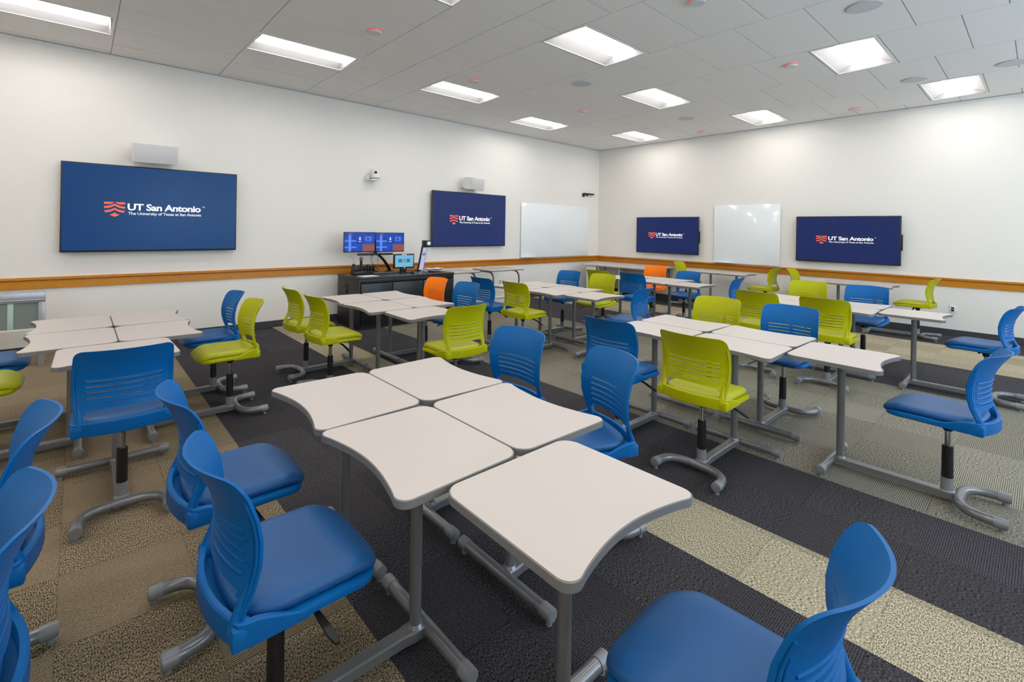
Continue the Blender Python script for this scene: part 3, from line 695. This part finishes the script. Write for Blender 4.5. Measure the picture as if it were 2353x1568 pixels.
d = Vector((-0.30, -0.95, 0)).normalized(); c = Vector((0.015, -0.12, 0.085))
mb = MB(); mb.cyl(c+d*0.04, c+d*0.066, 0.026, 0.024, 24, bev=0.002); obj('lens', mb, M['black'], t)

t = thing('bracket_camera', 'small black arm camera on the left wall next to the corner', 'camera', (-0.66, 0, 2.42))
mb = MB(); mb.box(-0.03, 0.03, -0.006, 0, -0.02, 0.09, 0.002); obj('wall_plate', mb, M['white_metal'], t)
mb = MB(); mb.box(-0.028, 0.02, -0.05, -0.006, -0.055, 0.035, 0.008); mb.box(0.0, 0.15, -0.035, -0.02, -0.022, -0.012, 0.002); mb.box(0.13, 0.16, -0.05, -0.015, -0.026, 0.02, 0.003); obj('arm', mb, M['black'], t)
mb = MB(); mb.box(-0.01, 0.38, -0.075, -0.020, 0.005, 0.040, 0.006); obj('camera_bar', mb, M['black'], t)

# wall outlets
def outlet(label, loc, rz):
    t = thing('wall_outlet', label, 'outlet', loc, rz, 'white wall outlets')
    obj('plate', MB().box(-0.038, 0.038, -0.006, 0, -0.058, 0.058, 0.003), M['plastic_w'], t)
    obj('socket', MB().box(-0.016, 0.016, -0.008, -0.005, 0.004, 0.032, 0.003).box(-0.016, 0.016, -0.008, -0.005, -0.032, -0.004, 0.003), M['black'] if rz else M['cap'], t)
outlet('white wall outlet low on the right wall behind the last green chair', (0, -6.48, 0.41), -PI/2)
outlet('white wall outlet low on the left wall under the small wall tables', (-3.44, 0, 0.41), 0)

# ------------------------------------------------------------------ teaching console and what stands on it
X0, X1, Y0, Y1, ZT = -7.16, -5.42, -0.965, -0.215, 0.777
t = thing('teaching_console', 'long black teaching console with two doors against the left wall', 'console', ((X0+X1)/2, (Y0+Y1)/2, 0))
cx_, cy_ = (X0+X1)/2, (Y0+Y1)/2; hx, hy = (X1-X0)/2, (Y1-Y0)/2
mb = MB(); mb.box(-hx, -hx+0.02, -hy, hy, 0.0, ZT-0.03, 0.002); mb.box(hx-0.02, hx, -hy, hy, 0.0, ZT-0.03, 0.002); mb.box(-hx+0.02, hx-0.02, hy-0.02, hy, 0, ZT-0.03); mb.box(-hx+0.02, hx-0.02, -hy+0.02, hy-0.02, 0.03, 0.05)
mb.box(-hx+0.02, hx-0.02, -hy+0.004, -hy+0.022, 0.69, ZT-0.03, 0.002); mb.box(-hx+0.02, hx-0.02, -hy+0.03, -hy+0.045, 0, 0.07)
for xx in (-6.607, -6.04): mb.box(xx-cx_-0.01, xx-cx_+0.01, -hy+0.02, hy-0.02, 0.05, 0.69)
obj('body', mb, M['dark'], t)
obj('worktop', MB().box(-hx-0.005, hx+0.005, -hy-0.008, hy+0.005, ZT-0.03, ZT, 0.003), M['darktop'], t)
for a, b in ((-7.135, -6.612), (-6.602, -6.045), (-6.035, -5.445)):
    dr = obj('door', MB().box(a-cx_, b-cx_, -hy-0.014, -hy+0.003, 0.075, 0.682, 0.003), M['darkdoor'], t)
    obj('lock', MB().cyl((b-cx_-0.04, -hy-0.014, 0.64), (b-cx_-0.04, -hy-0.018, 0.64), 0.010, n=16), M['chrome'], dr)
v = obj('vent_fan', MB().box(-hx-0.006, -hx, 0.0, 0.17, 0.47, 0.66, 0.003).cyl((-hx-0.010, 0.085, 0.565), (-hx-0.004, 0.085, 0.565), 0.066, n=32), M['black'], t)
mb = MB()
for r_ in (0.058, 0.042, 0.026): mb.tube([(-hx-0.012, 0.085+r_*math.cos(2*PI*k/24), 0.565+r_*math.sin(2*PI*k/24)) for k in range(25)], 0.0022, 6)
mb.cyl((-hx-0.013, 0.085, 0.565), (-hx-0.009, 0.085, 0.565), 0.014, n=16)
obj('fan_guard', mb, M['leg_dark'], v)

def monitor(x, z, label):
    t = thing('monitor', label, 'monitor', (x, -0.45, z), 0, 'twin monitors on the console')
    obj('housing', MB().box(-0.268, 0.268, 0, 0.022, -0.160, 0.160, 0.003).box(-0.12, 0.12, 0.022, 0.045, -0.09, 0.09, 0.008), M['black'], t)
    obj('screen', MB().box(-0.259, 0.259, -0.0012, 0.002, -0.146, 0.152), M['desktop'], t)
    ic = MB(); ic.cyl((0, -0.0022, 0.072), (0, -0.0012, 0.072), 0.011, n=20)
    ic.prism([(0.019*math.cos(PI*k/12), 0.017*math.sin(PI*k/12)) for k in range(13)], 0, 0.001, 0, 0, Matrix.Translation((0, -0.0012, 0.040)) @ Matrix.Rotation(PI/2, 4, 'X'))
    obj('user_icon', ic, M['ink'], t)
    ln = MB(); ln.box(-0.022, 0.022, -0.002, -0.0012, 0.008, 0.016); obj('caption_bar', ln, M['ink'], t)
    ln = MB(); ln.box(-0.045, 0.045, -0.002, -0.0012, -0.020, -0.010); obj('entry_field', ln, M['black'], t)
monitor(-6.908, 1.282, 'left one of the two monitors on the console arm')
monitor(-6.362, 1.278, 'right one of the two monitors on the console arm')
t = thing('monitor_stand', 'thick black curved monitor arm rising from the console top', 'monitor stand', (-6.30, -0.28, ZT))
arm = spline([(0.045, 0.02, 0.0), (0.0, 0.0, 0.08), (-0.09, -0.02, 0.19), (-0.22, -0.05, 0.30), (-0.31, -0.08, 0.36), (-0.335, -0.10, 0.50)], 6)
mb = MB(); mb.rings([[(p.x+a*0.022, p.y+b*0.02, p.z) for a, b in ((-1, -1), (1, -1), (1, 1), (-1, 1))] for p in arm]); obj('arm', mb, M['black'], t)
obj('base_clamp', MB().box(-0.02, 0.10, -0.05, 0.05, 0.0, 0.012, 0.002), M['black'], t)
obj('crossbar', MB().box(-0.56, -0.08, -0.125, -0.115, 0.49, 0.53, 0.003).box(-0.36, -0.31, -0.125, -0.08, 0.43, 0.54, 0.004), M['black'], t)
mb = MB()
for a, b in ((-0.40, -0.33), (-0.37, -0.30), (-0.30, -0.20)):
    mb.tube(spline([(a, -0.12, 0.43), (a+0.01, -0.10, 0.33), ((a+b)/2, -0.09, 0.27), (b, -0.09, 0.33), (b-0.04, -0.08, 0.2), (-0.16, 0.02, 0.02)], 5), 0.003, 6)
obj('cable', mb, M['black'], t)
t = thing('sound_bar', 'slim black bar hanging below the twin monitors', 'soundbar', (-6.626, -0.45, 1.086))
obj('bar', MB().box(-0.31, 0.31, -0.02, 0.03, -0.016, 0.016, 0.006), M['black'], t); obj('bracket', MB().box(-0.02, 0.02, 0.03, 0.05, -0.01, 0.05, 0.003), M['black'], t)

t = thing('microphone_charger', 'small black charging base holding the microphone on the console', 'charger', (-6.94, -0.52, ZT))
obj('base', MB().box(-0.12, 0.09, -0.07, 0.07, 0, 0.055, 0.006), M['black'], t)
obj('tray', MB().box(-0.115, -0.02, -0.01, 0.06, 0.055, 0.12, 0.005), M['black'], t)
t = thing('handheld_microphone', 'handheld wireless microphone with grey mesh head standing in its charger', 'microphone', (-6.915, -0.52, ZT+0.055))
obj('handle', MB().cyl((0, 0, 0.0), (0, 0, 0.155), 0.016, 0.021, 20), M['black'], t)
mb = MB(); prof = [(0.020, 0.155), (0.026, 0.168), (0.0275, 0.190), (0.025, 0.210), (0.014, 0.222), (0.004, 0.225)]
mb.rings([[(r*math.cos(2*PI*k/24), r*math.sin(2*PI*k/24), z) for k in range(24)] for r, z in prof]); obj('mesh_head', mb, M['leg_dark'], t)
t = thing('gooseneck_transmitter', 'thin antenna wire pack beside the microphone charger', 'transmitter', (-7.035, -0.52, ZT+0.12))
obj('pack', MB().box(-0.02, 0.02, -0.012, 0.03, 0, 0.05, 0.004), M['black'], t)
obj('antenna', MB().tube(spline([(0, 0.01, 0.05), (0.0, 0.01, 0.10), (-0.02, 0.01, 0.14), (-0.05, 0.01, 0.16)], 5), 0.0018, 6), M['black'], t)

t = thing('keyboard', 'flat black keyboard lying in front of the monitor arm', 'keyboard', (-6.52, -0.56, ZT))
obj('case', MB().box(-0.22, 0.22, -0.075, 0.075, 0.0, 0.016, 0.004), M['black'], t)
mb = MB()
for j in range(5):
    for i in range(22):
        if j == 0 and 5 <= i <= 11: continue
        mb.box(-0.211+i*0.0192, -0.211+i*0.0192+0.016, -0.066+j*0.027, -0.066+j*0.027+0.022, 0.015, 0.020, 0.001, seg=1)
mb.box(-0.115, 0.02, -0.066, -0.044, 0.015, 0.020, 0.001)
k = obj('keys', mb, M['leg_dark'], t); k['kind'] = 'stuff'
t = thing('desk_organizer', 'black organizer with standing devices and looped cables behind the keyboard', 'organizer', (-6.76, -0.32, ZT))
obj('tray', MB().box(-0.14, 0.22, -0.05, 0.05, 0, 0.03, 0.004), M['black'], t)
for i in range(6): obj('divider', MB().box(-0.12+i*0.055, -0.095+i*0.055, -0.035, 0.035, 0.03, 0.115+0.015*(i % 3 == 0), 0.004), M['black'], t)
mb = MB()
for a in (-0.08, -0.02, 0.05, 0.11): mb.tube([(a+0.035*math.cos(PI*k/10), -0.02, 0.09+0.055*math.sin(PI*k/10)) for k in range(11)], 0.003, 6)
obj('cable', mb, M['black'], t)
t = thing('computer_mouse', 'small black mouse lying below the touch screen', 'mouse', (-6.14, -0.80, ZT))
mb = MB(); mb.rings([[(a*0.032*math.cos(2*PI*k/20), a*0.055*math.sin(2*PI*k/20)*1.0, z) for k in range(20)] for a, z in ((0.9, 0), (1, 0.008), (0.95, 0.020), (0.75, 0.031), (0.4, 0.036), (0.05, 0.037))]); obj('shell', mb, M['black'], t)
obj('wheel', MB().cyl((-0.003, 0.0, 0.033), (0.003, 0.0, 0.033), 0.007, n=12), M['leg_dark'], t)

t = thing('touch_panel', 'black framed touch screen with light blue page on the console', 'screen', (-6.183, -0.60, ZT))
obj('housing', MB().box(-0.192, 0.192, -0.01, 0.03, 0.075, 0.312, 0.006), M['black'], t)
obj('screen', MB().box(-0.172, 0.172, -0.0115, -0.009, 0.098, 0.290), M['tab'], t)
for i, mm in zip(range(3), ('tab_btn', 'tab_btn2', 'tab_btn')): obj('button_tile', MB().box(-0.112+i*0.078, -0.046+i*0.078, -0.0125, -0.0115, 0.172, 0.232), M[mm], t)
obj('asset_sticker', MB().box(-0.05, 0.04, -0.0125, -0.010, 0.293, 0.308), M['paper'], t)
obj('status_dot', MB().box(-0.004, 0.014, -0.0115, -0.010, 0.080, 0.092), M['ink'], t)
obj('stand', MB().box(-0.05, 0.05, 0.0, 0.05, 0.01, 0.10, 0.006).box(-0.09, 0.09, -0.06, 0.09, 0, 0.014, 0.005), M['black'], t)

t = thing('document_camera', 'tall leaning document camera with silver column and black head', 'camera', (-5.76, -0.45, ZT))
cl = [(0, 0, 0.0), (0.10, 0.0, 0.405)]
mb = MB(); mb.rings([[(x+a*0.052, b*0.022+0.012, z) for a, b in ((-1, -1), (1, -1), (1, 1), (-1, 1))] for x, z in ((0, 0.0), (0.095, 0.43))]); obj('column_case', mb, M['black'], t)
mb = MB(); mb.rings([[(x+a*0.042, b*0.003-0.0115, z) for a, b in ((-1, -1), (1, -1), (1, 1), (-1, 1))] for x, z in ((0.005, 0.02), (0.090, 0.405))]); obj('light_strip', mb, emis('lilac_strip', rgb(186, 184, 228), 0.95), t)
mb = MB(); mb.rings([[(0.063+r*math.cos(2*PI*k/20), -0.013-h, 0.295+r*math.sin(2*PI*k/20)) for k in range(20)] for r, h in ((0.030, 0), (0.028, 0.008), (0.020, 0.017), (0.005, 0.021))]); obj('lens_dome', mb, M['chrome'], t)
obj('head', MB().box(0.04, 0.155, -0.10, 0.03, 0.415, 0.53, 0.008), M['black'], t)
obj('head_screen', MB().box(0.072, 0.138, -0.1015, -0.099, 0.452, 0.510), emis('pale_screen', rgb(196, 228, 236), 0.95), t)
obj('base', MB().box(-0.06, 0.12, -0.06, 0.10, 0, 0.012, 0.004), M['black'], t)
t = thing('paper_stack', 'crumpled pile of white papers at the foot of the document camera', 'papers', (-5.62, -0.62, ZT+0.002))
random.seed(3)
for i in range(5):
    mb = MB(); b = mb.bm; nx, ny = 12, 8; ww, hh = 0.15+0.02*random.random(), 0.09+0.01*random.random(); a = random.uniform(-0.25, 0.25)
    ph = random.uniform(0, 6); G_ = []
    for s in (0, 1):
        G_.append([[b.verts.new(((x_ := -ww+2*ww*p/nx)*math.cos(a)-(y_ := -hh+2*hh*q/ny)*math.sin(a)+0.02*i-0.03, x_*math.sin(a)+y_*math.cos(a), 0.004+0.0095*i+0.0035*math.sin(ph+x_*30)+0.002*math.sin(ph*2+y_*60)+0.002*s)) for q in range(ny+1)] for p in range(nx+1)])
    for s in (0, 1):
        for p in range(nx):
            for q in range(ny):
                v_ = (G_[s][p][q], G_[s][p+1][q], G_[s][p+1][q+1], G_[s][p][q+1]); b.faces.new(v_ if s else v_[::-1])
    obj('sheet', mb, M['paper'], t)
tag(obj('paper_sheet', MB().box(-0.14, 0.14, -0.10, 0.10, 0, 0.001), M['paper'], None, (-6.93, -0.80, ZT), 0.06), 'single white paper sheet at the front left corner of the console', 'paper')

# ------------------------------------------------------------------ small tables and bench on the left wall
def c_leg_table(label, x0, x1, y0, y1, h):
    t = thing('side_table', label, 'table', ((x0+x1)/2, (y0+y1)/2, 0), 0, 'small tables along the left wall')
    a, b = (x1-x0)/2, (y1-y0)/2
    obj('tabletop', MB().box(-a, a, -b, b, h-0.024, h, 0.004), M['lam'], t)
    obj('edge_band', MB().box(-a-0.002, a+0.002, -b-0.002, b+0.002, h-0.0225, h-0.004, 0.001), M['edge'], t)
    for sx in (-1, 1):
        x = sx*(a-0.10) if sx < 0 else a-0.06
        p = [(x, b-0.12, h-0.042), (x, -b+0.20, h-0.042)]+[(x, -b+0.20-0.13*math.sin(PI/2*k/6), h-0.042-0.13*(1-math.cos(PI/2*k/6))) for k in range(1, 7)]+[(x, -b+0.07, 0.012)]
        obj('leg', MB().tube(p, 0.0165, 14).tube([(x, -b+0.03, 0.0165), (x, b-0.05, 0.0165)], 0.0165, 12), M['leg_dark'], t)
c_leg_table('small wall table with bent tube legs right of the console, the fuller one', -4.335, -3.485, -0.735, -0.165, 0.737)
c_leg_table('small wall table half hidden between the console and its neighbour', -5.38, -4.60, -0.715, -0.165, 0.735)
t = thing('low_bench', 'low white shelf bench near the floor under the small wall tables', 'bench', (-4.20, -0.38, 0))
obj('board', MB().box(-1.10, 1.02, -0.235, 0.30, 0.185, 0.212, 0.004), M['white_metal'], t)
obj('front_panel', MB().box(-1.08, 0.9, -0.20, -0.18, 0.05, 0.186, 0.003), M['white_metal'], t)
for x in (-1.0, -0.1, 0.85): obj('support', MB().box(x-0.02, x+0.02, -0.18, 0.25, 0, 0.186, 0.003), M['alu'], t)

# ------------------------------------------------------------------ long corner table by the right wall
t = thing('corner_table', 'long light table in the far corner under the wood rail', 'table', (-0.6, -1.2, 0))
P = [(-1.23+0.6, -0.46+1.2), (-0.02+0.6, -0.035+1.2), (-0.02+0.6, -2.10+1.2), (-1.21+0.6, -2.10+1.2)]
obj('tabletop', MB().prism(P, 0.718, 0.745, 0.003), M['lam'], t)
mb = MB(); mb.box(-0.58, -0.57, 0.40, 0.66, 0.10, 0.717, 0.002); obj('side_panel', mb, M['white_metal'], t)
for x, y in ((-0.55, 0.34), (-0.55, -0.20), (-0.55, -0.82), (0.48, -0.82), (0.48, 0.9)): obj('leg', MB().box(x-0.02, x+0.02, y-0.02, y+0.02, 0, 0.717, 0.003), M['alu'], t)
obj('modesty_panel', MB().box(0.10, 0.12, -0.80, 0.60, 0.25, 0.70, 0.002), M['alu'], t)

# ------------------------------------------------------------------ aluminium framed glass screen by the left wall
t = thing('glass_stand', 'silver framed frosted glass stand cut by the left edge under the rail', 'stand', (-11.2, -0.60, 0))
a0, a1 = -0.95, 0.605
obj('top_rail', MB().box(a0, a1, -0.03, 0.03, 0.68, 0.785, 0.004).box(a0, a1, -0.036, 0.036, 0.700, 0.712, 0.002), M['alu'], t)
for x in (a0, a1-0.055):
    obj('leg', MB().box(x, x+0.055, -0.025, 0.025, 0.0, 0.68, 0.003), M['alu'], t)
    obj('rear_leg', MB().cyl((x+0.03, 0.30, 0.0), (x+0.03, 0.30, 0.05), 0.022, n=16).box(x+0.012, x+0.048, 0.0, 0.32, 0.04, 0.07, 0.003), M['alu'], t)
gm = mat('frosted_glass', rgb(150, 162, 158), 0.35, bump=(60, 0.05, 0.001)); gm.node_tree.nodes['Principled BSDF'].inputs['Transmission Weight'].default_value = 0.35
obj('glass_pane', MB().box(a0+0.05, a1-0.055, -0.004, 0.004, 0.405, 0.68), gm, t)
obj('lower_rail', MB().box(a0+0.05, a1-0.055, -0.010, 0.010, 0.385, 0.405, 0.002), M['plastic_w'], t)
obj('mullion', MB().box(0.315, 0.360, -0.009, 0.009, 0.405, 0.68, 0.002), mat('pale_green_strip', rgb(186, 214, 208), 0.4), t)
